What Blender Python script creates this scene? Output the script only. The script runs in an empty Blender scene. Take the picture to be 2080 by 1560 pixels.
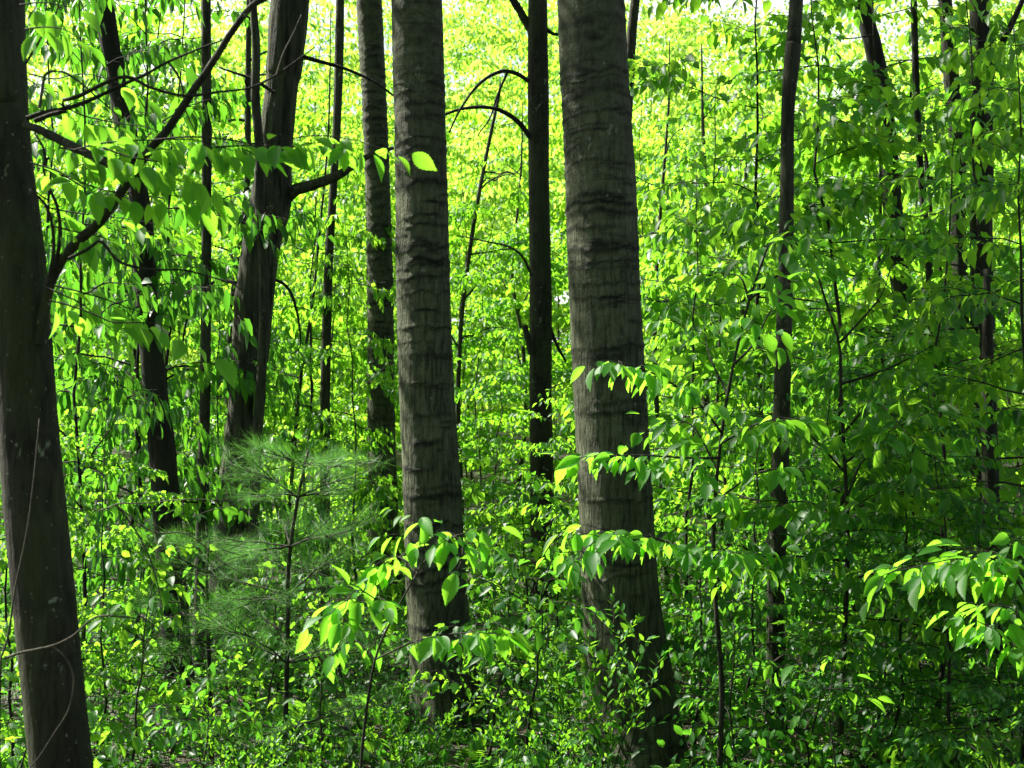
import bpy, math, random
import numpy as np

random.seed(5)
SC = bpy.context.scene
COL = SC.collection
F = 2889.0                       # focal length in photo pixels (50 mm on 36 mm, 2080 px wide)
PITCH = math.radians(1.5)
CAM_Z = 1.7
UP = np.array([0., 0., 1.])
SUN = np.array([-0.74, 0.36, 0.90]); SUN /= np.linalg.norm(SUN)

# ------------------------------------------------------------------ helpers
def ray(px, py):
    x = (px - 1040) / F; y = (780 - py) / F
    c, s = math.cos(PITCH), math.sin(PITCH)
    return np.array([x, c - y * s, s + y * c])

def at(px, py, Y):
    d = ray(px, py)
    return np.array([0, 0, CAM_Z]) + d * (Y / d[1])

_R = np.random.default_rng(77).random((32, 32, 32))
def vnoise(p):
    p = np.asarray(p, float)
    i = np.floor(p).astype(int); f = p - i
    f = f * f * (3 - 2 * f)
    i &= 31; j = (i + 1) & 31
    x0, y0, z0 = i[..., 0], i[..., 1], i[..., 2]; x1, y1, z1 = j[..., 0], j[..., 1], j[..., 2]
    fx, fy, fz = f[..., 0], f[..., 1], f[..., 2]
    a = _R[x0, y0, z0] * (1 - fx) + _R[x1, y0, z0] * fx
    b = _R[x0, y1, z0] * (1 - fx) + _R[x1, y1, z0] * fx
    c = _R[x0, y0, z1] * (1 - fx) + _R[x1, y0, z1] * fx
    d = _R[x0, y1, z1] * (1 - fx) + _R[x1, y1, z1] * fx
    a = a * (1 - fy) + b * fy; c = c * (1 - fy) + d * fy
    return a * (1 - fz) + c * fz

def ground_z(x, y):
    x = np.asarray(x, float); y = np.asarray(y, float)
    n = vnoise(np.stack([x * .35 + 3, y * .35 + 9, x * 0 + 2.5], -1)) - .5
    n2 = vnoise(np.stack([x * 1.7 + 3, y * 1.7 + 9, x * 0 + 5.5], -1)) - .5
    h = np.clip(y - 13, 0, 90)
    return n * .22 + n2 * .05 - .04 + .055 * h * np.clip(h / 12, 0, 1)
def gz(x, y): return float(ground_z(np.array([x]), np.array([y]))[0])

def norm(v):
    return v / np.maximum(np.linalg.norm(v, axis=-1, keepdims=True), 1e-9)

def link(o, parent=None):
    COL.objects.link(o)
    if parent is not None: o.parent = parent
    return o

def mesh_obj(name, V, loops, starts, mat, parent=None, smooth=True, attr=None, uv=None, origin=None):
    V = np.asarray(V, np.float32)
    if origin is not None: V = V - np.asarray(origin, np.float32)
    me = bpy.data.meshes.new(name)
    me.vertices.add(len(V)); me.vertices.foreach_set('co', V.ravel())
    me.loops.add(len(loops)); me.loops.foreach_set('vertex_index', np.asarray(loops, np.int32))
    me.polygons.add(len(starts)); me.polygons.foreach_set('loop_start', np.asarray(starts, np.int32))
    me.polygons.foreach_set('use_smooth', np.full(len(starts), smooth, bool))
    if uv is not None:
        l = me.uv_layers.new(name='UVMap'); l.data.foreach_set('uv', np.asarray(uv, np.float32).ravel())
    if attr:
        for k, a in attr.items():
            at_ = me.attributes.new(k, 'FLOAT', 'POINT'); at_.data.foreach_set('value', np.asarray(a, np.float32))
    me.update(calc_edges=True)
    me.materials.append(mat)
    return link(bpy.data.objects.new(name, me), parent)

def thing(name, label, cat, loc, group=None):
    o = bpy.data.objects.new(name, None)
    o.empty_display_size = .2
    o.location = [float(c) for c in loc]
    o['label'] = label; o['category'] = cat
    if group: o['group'] = group
    return link(o)

def dup(root, loc, rz=0., s=(1, 1, 1), label=None, group=None):
    r = root.copy(); COL.objects.link(r)
    r.location = [float(c) for c in loc]; r.rotation_euler = (0, 0, rz); r.scale = s
    if label: r['label'] = label
    if group: r['group'] = group
    elif 'group' in r: del r['group']
    for ch in list(root.children):
        c = ch.copy(); COL.objects.link(c); c.parent = r
    return r

# ---- polylines and tubes
def smooth_line(P, n):
    """Catmull-Rom resample of control points (k, m) to n points."""
    P = np.asarray(P, float)
    if len(P) == 2: return P[0] + (P[1] - P[0]) * np.linspace(0, 1, n)[:, None]
    Q = np.vstack([2 * P[0] - P[1], P, 2 * P[-1] - P[-2]])
    d = np.r_[0, np.cumsum(np.linalg.norm(np.diff(P[:, :3], axis=0), axis=1))]
    u = np.linspace(0, d[-1], n)
    k = np.clip(np.searchsorted(d, u, side='right') - 1, 0, len(P) - 2)
    t = ((u - d[k]) / np.maximum(d[k + 1] - d[k], 1e-9))[:, None]
    a, b, c, e = Q[k], Q[k + 1], Q[k + 2], Q[k + 3]
    return .5 * (2 * b + (c - a) * t + (2 * a - 5 * b + 4 * c - e) * t ** 2 + (3 * b - a - 3 * c + e) * t ** 3)

class Wood:
    def __init__(s): s.V = []; s.L = []; s.S = []; s.nv = 0; s.nl = 0; s.A = []
    def tube(s, pts, r, k=6, disp=None, band=None, cap=True):
        pts = np.asarray(pts, float); n = len(pts)
        r = np.broadcast_to(np.asarray(r, float), (n,))
        T = norm(np.gradient(pts, axis=0))
        ref = np.array([1., 0, 0]) if abs(T[:, 2]).mean() > .6 else UP
        A = norm(np.cross(T, ref)); B = np.cross(T, A)
        th = np.linspace(0, 2 * math.pi, k, endpoint=False)
        R = r[:, None] * np.ones((1, k))
        if disp is not None: R = R + disp
        V = pts[:, None] + R[..., None] * (A[:, None] * np.cos(th)[None, :, None] + B[:, None] * np.sin(th)[None, :, None])
        s.V.append(V.reshape(-1, 3))
        s.A.append(np.zeros(n * k) if band is None else band.ravel())
        i = np.arange(n - 1)[:, None] * k; j = np.arange(k)[None]; j2 = (j + 1) % k
        q = np.stack([i + j, i + j2, i + k + j2, i + k + j], -1).reshape(-1) + s.nv
        s.L.append(q); s.S.append(np.arange((n - 1) * k) * 4 + s.nl); s.nl += len(q)
        if cap:
            q = np.arange(k) + (n - 1) * k + s.nv
            s.L.append(q); s.S.append(np.array([s.nl])); s.nl += k
        s.nv += n * k
    def build(s, name, mat, parent=None, origin=None):
        return mesh_obj(name, np.vstack(s.V), np.concatenate(s.L), np.concatenate(s.S), mat, parent, True,
                        {'band': np.concatenate(s.A)}, origin=origin)

# ---- leaves
def _template(st, hw, fold=.22, sag=.16):
    V = [(0, 0, 0)]; UV = [(.5, 0)]
    for t, w in zip(st, hw):
        z = -sag * t * t
        V += [(t, w, z + fold * w), (t, 0, z), (t, -w, z + fold * w)]; UV += [(.5 + w, t), (.5, t), (.5 - w, t)]
    V.append((1, 0, -sag)); UV.append((.5, 1))
    n = len(st); Fc = [(0, 2, 1), (0, 3, 2)]
    for i in range(n - 1):
        a = 1 + 3 * i; b = a + 3
        Fc += [(a, a + 1, b + 1, b), (a + 1, a + 2, b + 2, b + 1)]
    a = 1 + 3 * (n - 1); e = len(V) - 1
    Fc += [(a, a + 1, e), (a + 1, a + 2, e)]
    return np.array(V, float), np.array(UV, float), Fc
_t = np.array([.06, .11, .16, .22, .27, .33, .38, .44, .49, .55, .60, .66, .71, .77, .82, .88, .92])
_w = np.interp(_t, (0, .12, .3, .5, .7, .86, 1), (0, .27, .46, .5, .36, .15, 0)) + np.where(np.arange(17) % 2, -.018, .018)
T_NEAR = _template(_t, _w)
def _maple():
    o = [(0, 0), (.02, .22), (.16, .5), (.28, .34), (.42, .62), (.62, .56), (.60, .26), (.76, .24), (1, 0)]
    V = [(.36, 0, .03)] + [(x, y, -.1 * x * x - .1 * abs(y)) for x, y in o] + [(x, -y, -.1 * x * x - .1 * abs(y)) for x, y in o[1:-1][::-1]]
    n = len(V) - 1
    return np.array(V, float), None, [(0, 1 + (i + 1) % n, 1 + i) for i in range(n)]
T_MAPLE = _maple()
T_MID = _template((.28, .62), (.46, .42))
T_FAR = (np.array([(0, 0, 0), (.42, .5, .06), (.42, -.5, .06), (1, 0, -.12)], float),
         np.array([(.5, 0), (1, .4), (0, .4), (.5, 1)], float), [(0, 3, 1), (0, 2, 3)])
T_LANCE = _template((.3, .7), (.42, .36), .15, .05)
T_NEEDLE = (np.array([(0, .5, 0), (0, -.5, 0), (1, 0, -.06)], float), np.array([(0, 0), (1, 0), (.5, 1)], float), [(0, 1, 2)])

class Leaves:
    def __init__(s): s.P = []; s.D = []; s.N = []; s.S = []; s.W = []
    def add(s, P, D, N, size, wr):
        s.P.append(np.asarray(P)); s.D.append(np.asarray(D)); s.N.append(np.asarray(N))
        s.S.append(np.broadcast_to(size, (len(P),))); s.W.append(np.broadcast_to(wr, (len(P),)))
    def count(s): return sum(len(p) for p in s.P)
    def build(s, name, mat, tpl, parent=None, origin=None, smooth=True):
        P = np.vstack(s.P); D = norm(np.vstack(s.D)); N = np.vstack(s.N)
        N = norm(N - (N * D).sum(1, keepdims=True) * D); B = np.cross(N, D)
        S = np.concatenate(s.S); W = np.concatenate(s.W)
        tv, tuv, tf = tpl; k = len(tv); n = len(P)
        V = (P[:, None] + S[:, None, None] * (tv[None, :, 0:1] * D[:, None] + tv[None, :, 1:2] * W[:, None, None] * B[:, None]
                                              + tv[None, :, 2:3] * N[:, None])).reshape(-1, 3)
        fl = np.concatenate([np.array(f) for f in tf]); ft = np.array([len(f) for f in tf])
        L = (fl[None] + np.arange(n)[:, None] * k).ravel()
        st = np.r_[0, np.cumsum(ft)[:-1]]
        St = (st[None] + np.arange(n)[:, None] * len(fl)).ravel()
        uv = np.tile(tuv[fl], (n, 1)) if k > 20 else None
        return mesh_obj(name, V, L, St, mat, parent, smooth, uv=uv, origin=origin)

def leaves_along(LV, pts, rng, gap, size, droop=.8, wr=.56, t0=0., jitter=.35, out=.75, pet=.012, terminal=True):
    """Alternate leaves along a twig, hanging from it."""
    pts = np.asarray(pts, float)
    d = np.r_[0, np.cumsum(np.linalg.norm(np.diff(pts, axis=0), axis=1))]
    n = max(1, int((d[-1] * (1 - t0)) / gap))
    u = d[-1] * t0 + (np.arange(n) + rng.random(n) * .5 + .3) * gap
    u = np.clip(u, 0, d[-1])
    if terminal: u[-1] = d[-1]
    P = np.stack([np.interp(u, d, pts[:, i]) for i in range(3)], 1)
    k = np.clip(np.searchsorted(d, u) - 1, 0, len(pts) - 2)
    T = norm(pts[k + 1] - pts[k])
    lat = norm(np.cross(T, UP) + 1e-6)
    sg = np.where(np.arange(n) % 2, 1., -1.)[:, None]
    j = rng.normal(0, jitter, (n, 3))
    dr = droop * rng.uniform(.45, 1.35, (n, 1))
    D = .55 * T + sg * lat * out * rng.uniform(.6, 1.2, (n, 1)) - UP * dr + j
    if terminal: D[-1] = T[-1] - UP * dr[-1] * .6 + j[-1] * .5
    D = norm(D)
    N = UP * .9 + sg * lat * .35 + T * .25 + rng.normal(0, .38, (n, 3))
    LV.add(P + D * pet, D, N, size * np.clip(rng.normal(1, .2, n), .5, 1.4), wr * rng.uniform(.85, 1.15, n))

def leafy_branch(W, LV, pts, rng, twig_len=.35, twig_gap=.1, leaf_gap=.045, leaf=.08, t0=.25, droop=.8, twig_wood=True,
                 rise=.12, wr=.56, tr=.0022, jitter=.35, taper=.55):
    pts = np.asarray(pts, float)
    d = np.r_[0, np.cumsum(np.linalg.norm(np.diff(pts, axis=0), axis=1))]; L = d[-1]
    u = L * t0; sg = 1 if rng.random() < .5 else -1
    while u < L:
        p = np.array([np.interp(u, d, pts[:, i]) for i in range(3)])
        k = min(max(np.searchsorted(d, u) - 1, 0), len(pts) - 2)
        T = norm(pts[k + 1] - pts[k]); lat = norm(np.cross(T, UP) + 1e-6)
        l = twig_len * (1 - taper * (u / L)) * rng.uniform(.55, 1.25)
        dr = norm(T * rng.uniform(.5, .9) + sg * lat * rng.uniform(.5, 1.) + UP * rng.normal(rise, .16))
        t = np.linspace(0, 1, 5)[:, None]
        tw = p + dr * l * t - UP * l * .22 * t ** 2 + rng.normal(0, .012, (5, 3)) * t
        if twig_wood: W.tube(tw, np.linspace(tr, tr * .45, 5), 3, cap=False)
        leaves_along(LV, tw, rng, leaf_gap, leaf, droop, wr, .15, jitter)
        u += twig_gap * rng.uniform(.6, 1.5); sg = -sg
    leaves_along(LV, pts[max(0, int(len(pts) * .6)):], rng, leaf_gap * 1.2, leaf, droop, wr, .1, jitter)

def arch(p, az, elev, length, rng, n=7, sag=.35, wob=.05):
    d = np.array([math.cos(az) * math.cos(elev), math.sin(az) * math.cos(elev), math.sin(elev)])
    t = np.linspace(0, 1, n)[:, None]
    w = np.cumsum(rng.normal(0, wob * length / n * 1.6, (n, 3)), axis=0); w[0] = 0
    return p + d * length * t - UP * sag * length * t ** 1.8 + w

def grow(rng, H, nb, spread, t0=.25, leaf=.08, twig_len=.4, twig_gap=.12, leaf_gap=.05, r=.02, droop=.8, lean=.05, twig_wood=True,
         shape=lambda t: (1 - t) ** .6, elev=(.2, .8), sub=2, sag=.35, sides=7, wr=.56, base=(0, 0, 0), top_leaf=True):
    """A small forest tree: stem, arching branches, flat sprays of hanging leaves. Returns Wood, Leaves (local coordinates)."""
    W = Wood(); LV = Leaves(); base = np.asarray(base, float)
    n = 14
    t = np.linspace(0, 1, n)[:, None]
    w = np.cumsum(rng.normal(0, .034 * H / 4, (n, 3)), axis=0); w[0] = 0; w[:, 2] = 0
    ln = rng.normal(0, lean, 2)
    st = base + np.array([ln[0] * H, ln[1] * H, H]) * t + w
    W.tube(st, np.linspace(r, r * .12, n) + r * .35 * np.exp(-np.linspace(0, 1, n) * 25), sides)
    az = rng.random() * 6.28
    for i in range(nb):
        f = t0 + (1 - t0) * (i + rng.random() * .7) / nb
        f = min(f, .985)
        az += 2.4 + rng.normal(0, .35)
        x = f * (n - 1); k = int(x)
        p = st[k] + (st[min(k + 1, n - 1)] - st[k]) * (x - k)
        L = spread * max(shape(f), .12) * rng.uniform(.65, 1.2)
        br = arch(p, az, rng.uniform(*elev), L, rng, sag=sag)
        rb = max(.0025, r * .42 * (1 - f * .75))
        W.tube(br, np.linspace(rb, .0015, 7), 4, cap=False)
        leafy_branch(W, LV, br, rng, twig_len, twig_gap, leaf_gap, leaf, .22, droop, twig_wood, wr=wr)
        for q in range(sub if L > .7 else 0):
            j = rng.integers(2, 5)
            b2 = arch(br[j], az + rng.choice([-1, 1]) * rng.uniform(.5, 1.), rng.uniform(-.05, .45), L * rng.uniform(.35, .6), rng, sag=.25)
            W.tube(b2, np.linspace(rb * .5, .0013, 7), 3, cap=False)
            leafy_branch(W, LV, b2, rng, twig_len, twig_gap, leaf_gap, leaf, .15, droop, twig_wood, wr=wr)
    return W, LV, st

# ------------------------------------------------------------------ materials
def new_mat(name):
    m = bpy.data.materials.new(name); m.use_nodes = True
    nt = m.node_tree; nt.nodes.clear()
    return m, nt
def nd(nt, t, **k):
    n = nt.nodes.new(t)
    for a, v in k.items():
        if a.startswith('i_'): n.inputs[a[2:].replace('_', ' ')].default_value = v
        else: setattr(n, a, v)
    return n
def ramp(nt, fac, stops):
    r = nt.nodes.new('ShaderNodeValToRGB'); cr = r.color_ramp
    while len(cr.elements) < len(stops): cr.elements.new(.5)
    for e, (p, c) in zip(cr.elements, stops):
        e.position = p; e.color = (*c, 1) if len(c) == 3 else c
    nt.links.new(fac, r.inputs[0]); return r.outputs[0]
def mathn(nt, op, a, b=None, c=None):
    n = nt.nodes.new('ShaderNodeMath'); n.operation = op
    for i, v in enumerate((a, b, c)):
        if v is None: continue
        if isinstance(v, (int, float)): n.inputs[i].default_value = v
        else: nt.links.new(v, n.inputs[i])
    return n.outputs[0]
def mixc(nt, fac, a, b, mode='MIX'):
    n = nt.nodes.new('ShaderNodeMix'); n.data_type = 'RGBA'; n.blend_type = mode
    for i, v in ((0, fac), (6, a), (7, b)):
        if isinstance(v, (int, float)): n.inputs[i].default_value = v
        elif isinstance(v, tuple): n.inputs[i].default_value = (*v, 1)
        else: nt.links.new(v, n.inputs[i])
    return n.outputs[2]

def leaf_mat(name, front, front2, trans, trans2, tmix=.5, rough=.38, veins=False, spec=.32):
    m, nt = new_mat(name); L = nt.links.new
    geo = nd(nt, 'ShaderNodeNewGeometry'); rnd = geo.outputs['Random Per Island']
    cf = mixc(nt, rnd, front, front2); ct = mixc(nt, rnd, trans, trans2)
    pb = nd(nt, 'ShaderNodeBsdfPrincipled')
    pb.inputs['Roughness'].default_value = rough; pb.inputs['Specular IOR Level'].default_value = spec
    tb = nd(nt, 'ShaderNodeBsdfTranslucent')
    if veins:
        uv = nd(nt, 'ShaderNodeUVMap'); sep = nd(nt, 'ShaderNodeSeparateXYZ'); L(uv.outputs[0], sep.inputs[0])
        ax = mathn(nt, 'ABSOLUTE', mathn(nt, 'SUBTRACT', sep.outputs[0], .5))
        ph = mathn(nt, 'SUBTRACT', mathn(nt, 'MULTIPLY', sep.outputs[1], 1.0), mathn(nt, 'MULTIPLY', ax, .75))
        sv = mathn(nt, 'SINE', mathn(nt, 'MULTIPLY', ph, 6.283 * 11))
        vein = mathn(nt, 'POWER', mathn(nt, 'MULTIPLY_ADD', sv, .5, .5), 6.)
        mid = mathn(nt, 'LESS_THAN', ax, .02)
        v = mathn(nt, 'MAXIMUM', vein, mid)
        cf = mixc(nt, mathn(nt, 'MULTIPLY', v, .35), cf, (.09, .2, .05))
        ct = mixc(nt, mathn(nt, 'MULTIPLY', v, .45), ct, (.1, .24, .01))
        bp = nd(nt, 'ShaderNodeBump'); bp.inputs['Strength'].default_value = .14; bp.inputs['Distance'].default_value = .002
        L(mathn(nt, 'MULTIPLY_ADD', sv, -.5, .5), bp.inputs['Height'])
        L(bp.outputs[0], pb.inputs['Normal'])
    L(cf, pb.inputs['Base Color']); L(ct, tb.inputs['Color'])
    mx = nd(nt, 'ShaderNodeMixShader'); mx.inputs[0].default_value = tmix
    L(pb.outputs[0], mx.inputs[1]); L(tb.outputs[0], mx.inputs[2])
    out = nd(nt, 'ShaderNodeOutputMaterial'); L(mx.outputs[0], out.inputs[0])
    return m

M_NEAR = leaf_mat('leaf_near', (.022, .115, .010), (.04, .15, .012), (.20, .62, .03), (.34, .77, .04), .64, .46, True)
M_LEAF = leaf_mat('leaf_mid', (.015, .085, .010), (.030, .125, .011), (.17, .48, .025), (.32, .64, .03), .6, .46)
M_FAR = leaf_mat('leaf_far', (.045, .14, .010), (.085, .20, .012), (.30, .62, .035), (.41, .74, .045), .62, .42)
M_CANOPY = leaf_mat('leaf_canopy', (.022, .08, .010), (.04, .11, .011), (.12, .30, .006), (.2, .4, .008), .45, .4)
M_DEEP = leaf_mat('leaf_deep', (.012, .068, .011), (.022, .095, .012), (.08, .31, .018), (.15, .43, .02), .52, .44)  # darker leaf green; puts some understory shade into the colour
M_SHRUB = leaf_mat('leaf_shrub', (.03, .14, .022), (.055, .19, .026), (.18, .50, .02), (.28, .60, .025), .5, .45)
M_FERN = leaf_mat('leaf_fern', (.04, .13, .02), (.07, .2, .026), (.18, .45, .02), (.28, .56, .03), .5, .5)
M_PINE = leaf_mat('pine_needle', (.026, .11, .026), (.05, .16, .036), (.10, .33, .045), (.18, .45, .055), .4, .4)

def bark_mat(name, dark, light, fis=30., stretch=.12, band=0., lichen=.5, bump=.6, moss=.0, zfade=False):
    m, nt = new_mat(name); L = nt.links.new
    tc = nd(nt, 'ShaderNodeTexCoord')
    def noise(scale, sx, sz, detail=5, dist=0., rough=.6):
        mp = nd(nt, 'ShaderNodeMapping'); mp.inputs['Scale'].default_value = (sx, sx, sz); L(tc.outputs['Object'], mp.inputs[0])
        n = nd(nt, 'ShaderNodeTexNoise'); n.inputs['Scale'].default_value = scale; n.inputs['Detail'].default_value = detail
        n.inputs['Roughness'].default_value = rough; n.inputs['Distortion'].default_value = dist
        L(mp.outputs[0], n.inputs['Vector']); return n.outputs['Fac']
    f = noise(fis, 1, stretch, 6, .4)
    fr = ramp(nt, f, [(.36, (0, 0, 0)), (.5, (.6,) * 3), (.68, (1, 1, 1))])
    big = noise(2.6, 1, .8, 4); fine = noise(90, 1, .7, 3)
    if zfade:                                          # finely fissured near the foot, mottled and ringed higher up
        sp_ = nd(nt, 'ShaderNodeSeparateXYZ'); L(tc.outputs['Object'], sp_.inputs[0])
        zf = mathn(nt, 'MULTIPLY_ADD', sp_.outputs[2], .42, -.75); zf.node.use_clamp = True
        mot = ramp(nt, noise(24, 1, 1.1, 6, .3, .7), [(.3, (.12,) * 3), (.5, (.55,) * 3), (.72, (1, 1, 1))])
        fr = mixc(nt, mathn(nt, 'MULTIPLY_ADD', zf, .6, .25), fr, mot)
    c = mixc(nt, fr, dark, light)
    c = mixc(nt, ramp(nt, big, [(.35, (.55,) * 3), (.65, (1.,) * 3)]), (0, 0, 0), c, 'MIX')
    c = mixc(nt, ramp(nt, fine, [(.3, (.25,) * 3), (.5, (0,) * 3)]), c, dark)
    if band:
        a = nd(nt, 'ShaderNodeAttribute', attribute_name='band')
        hb = noise(6, .5, 2.6, 6, .9)
        hb = ramp(nt, hb, [(.55, (0, 0, 0)), (.70, (1, 1, 1))])
        fac = mathn(nt, 'MINIMUM', mathn(nt, 'MULTIPLY_ADD', hb, band * .8, mathn(nt, 'MULTIPLY', a.outputs['Fac'], band)), 1.)
        c = mixc(nt, fac, c, tuple(x * .3 for x in dark))
    li = noise(19, 1, .75, 6, .5, .65); li2 = noise(3.1, 1, .6, 2)
    lm = mathn(nt, 'MULTIPLY', ramp(nt, li, [(.63, (0, 0, 0)), (.67, (1, 1, 1))]), ramp(nt, li2, [(.5, (0, 0, 0)), (.56, (1, 1, 1))]))
    sp = noise(55, 1, 1, 1); sm = ramp(nt, sp, [(.72, (0, 0, 0)), (.75, (1, 1, 1))])
    lm = mathn(nt, 'MAXIMUM', lm, mathn(nt, 'MULTIPLY', sm, .5))
    c = mixc(nt, mathn(nt, 'MULTIPLY', lm, lichen), c, (.24, .27, .19))
    if moss:
        mo = noise(5, 1, .3, 4)
        c = mixc(nt, mathn(nt, 'MULTIPLY', ramp(nt, mo, [(.48, (0, 0, 0)), (.62, (1, 1, 1))]), moss), c, (.045, .06, .02))
    pb = nd(nt, 'ShaderNodeBsdfPrincipled'); pb.inputs['Roughness'].default_value = .85
    pb.inputs['Specular IOR Level'].default_value = .25
    L(c, pb.inputs['Base Color'])
    bp = nd(nt, 'ShaderNodeBump'); bp.inputs['Strength'].default_value = bump; bp.inputs['Distance'].default_value = .012
    L(mathn(nt, 'MULTIPLY_ADD', fine, .25, fr), bp.inputs['Height']); L(bp.outputs[0], pb.inputs['Normal'])
    out = nd(nt, 'ShaderNodeOutputMaterial'); L(pb.outputs[0], out.inputs[0])
    return m

B_ASPEN = bark_mat('bark_banded', (.012, .014, .007), (.135, .152, .086), 50, .16, 1., .5, .9, .2, zfade=True)
B_OAK = bark_mat('bark_furrowed', (.007, .007, .004), (.078, .082, .048), 30, .09, 0, .85, 1., .3)
B_MAPLE = bark_mat('bark_smooth', (.009, .009, .005), (.038, .039, .022), 40, .2, .4, .8, .5, .35)
B_DARK = bark_mat('bark_dark', (.005, .005, .003), (.020, .020, .011), 30, .12, 0, .3, .7, .2)
B_GREY = bark_mat('bark_grey', (.012, .013, .007), (.062, .066, .038), 40, .15, .35, .8, .5, .3)
B_TWIG = bark_mat('bark_twig', (.008, .007, .004), (.032, .030, .018), 60, .3, 0, .5, .3)
B_PALE = bark_mat('bark_dead_twig', (.03, .028, .018), (.085, .08, .056), 60, .3, 0, .5, .3)

def ground_mat():
    m, nt = new_mat('leaf_litter_ground'); L = nt.links.new
    tc = nd(nt, 'ShaderNodeTexCoord')
    v = nd(nt, 'ShaderNodeTexVoronoi'); v.inputs['Scale'].default_value = 16; v.inputs['Randomness'].default_value = 1
    L(tc.outputs['Object'], v.inputs['Vector'])
    n = nd(nt, 'ShaderNodeTexNoise'); n.inputs['Scale'].default_value = 1.3; n.inputs['Detail'].default_value = 8; L(tc.outputs['Object'], n.inputs['Vector'])
    sep = nd(nt, 'ShaderNodeSeparateColor'); L(v.outputs['Color'], sep.inputs[0])
    c = ramp(nt, sep.outputs[0], [(0., (.012, .010, .006)), (.5, (.03, .024, .014)), (1., (.06, .047, .028))])
    c = mixc(nt, ramp(nt, n.outputs['Fac'], [(.4, (0, 0, 0)), (.65, (.7,) * 3)]), c, (.03, .045, .014))
    pb = nd(nt, 'ShaderNodeBsdfPrincipled'); pb.inputs['Roughness'].default_value = .9; L(c, pb.inputs['Base Color'])
    bp = nd(nt, 'ShaderNodeBump'); bp.inputs['Strength'].default_value = .8; bp.inputs['Distance'].default_value = .03
    L(v.outputs['Distance'], bp.inputs['Height']); L(bp.outputs[0], pb.inputs['Normal'])
    out = nd(nt, 'ShaderNodeOutputMaterial'); L(pb.outputs[0], out.inputs[0])
    return m

# ------------------------------------------------------------------ ground
def build_ground():
    xs = np.r_[-200, -120, -70, np.arange(-40, 40.1, .5), 70, 120, 200]
    ys = np.r_[-60, -20, np.arange(-4, 60.1, .5), 80, 120, 180, 260]
    X, Y = np.meshgrid(xs, ys); Z = ground_z(X, Y)
    V = np.stack([X, Y, Z], -1).reshape(-1, 3); nx = len(xs)
    i = np.arange(len(ys) - 1)[:, None] * nx; j = np.arange(nx - 1)[None]
    q = np.stack([i + j, i + j + 1, i + nx + j + 1, i + nx + j], -1).reshape(-1)
    o = mesh_obj('ground', V, q, np.arange(len(q) // 4) * 4, ground_mat())
    o['kind'] = 'structure'; o['label'] = 'forest floor of brown leaf litter'
build_ground()

# ------------------------------------------------------------------ big trunks placed from the photograph
def canopy_proto():
    protos = []
    for s, (R, H) in enumerate([(3.0, 4.5), (2.6, 5.2)]):
        rng = np.random.default_rng(900 + s)
        W = Wood(); LV = Leaves()
        for b in range(26):
            f = rng.random(); az = b * 2.4 + rng.normal(0, .3)
            p = np.array([0, 0, f * H * .8])
            br = arch(p, az, rng.uniform(.15, .7), R * (1.05 - .6 * f) * rng.uniform(.7, 1.15), rng, sag=.2)
            W.tube(br, np.linspace(.035 * (1.1 - f), .004, 7), 5)
            leafy_branch(W, LV, br, rng, 1.0, .28, .085, .125, .25, .7, False)
            for q in range(2):
                j = rng.integers(2, 5)
                b2 = arch(br[j], az + rng.choice([-1, 1]) * .8, rng.uniform(0, .6), R * .5, rng)
                W.tube(b2, np.linspace(.014, .003, 7), 4)
                leafy_branch(W, LV, b2, rng, .8, .25, .085, .125, .15, .7, False)
        protos.append((W, LV))
    out = []
    for W, LV in protos:
        w = W.build('limbs', B_GREY); l = LV.build('crown', M_CANOPY, T_FAR, smooth=False)
        out.append((w.data, l.data))
        bpy.data.objects.remove(w); bpy.data.objects.remove(l)
    return out
CANOPY = canopy_proto()

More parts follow.
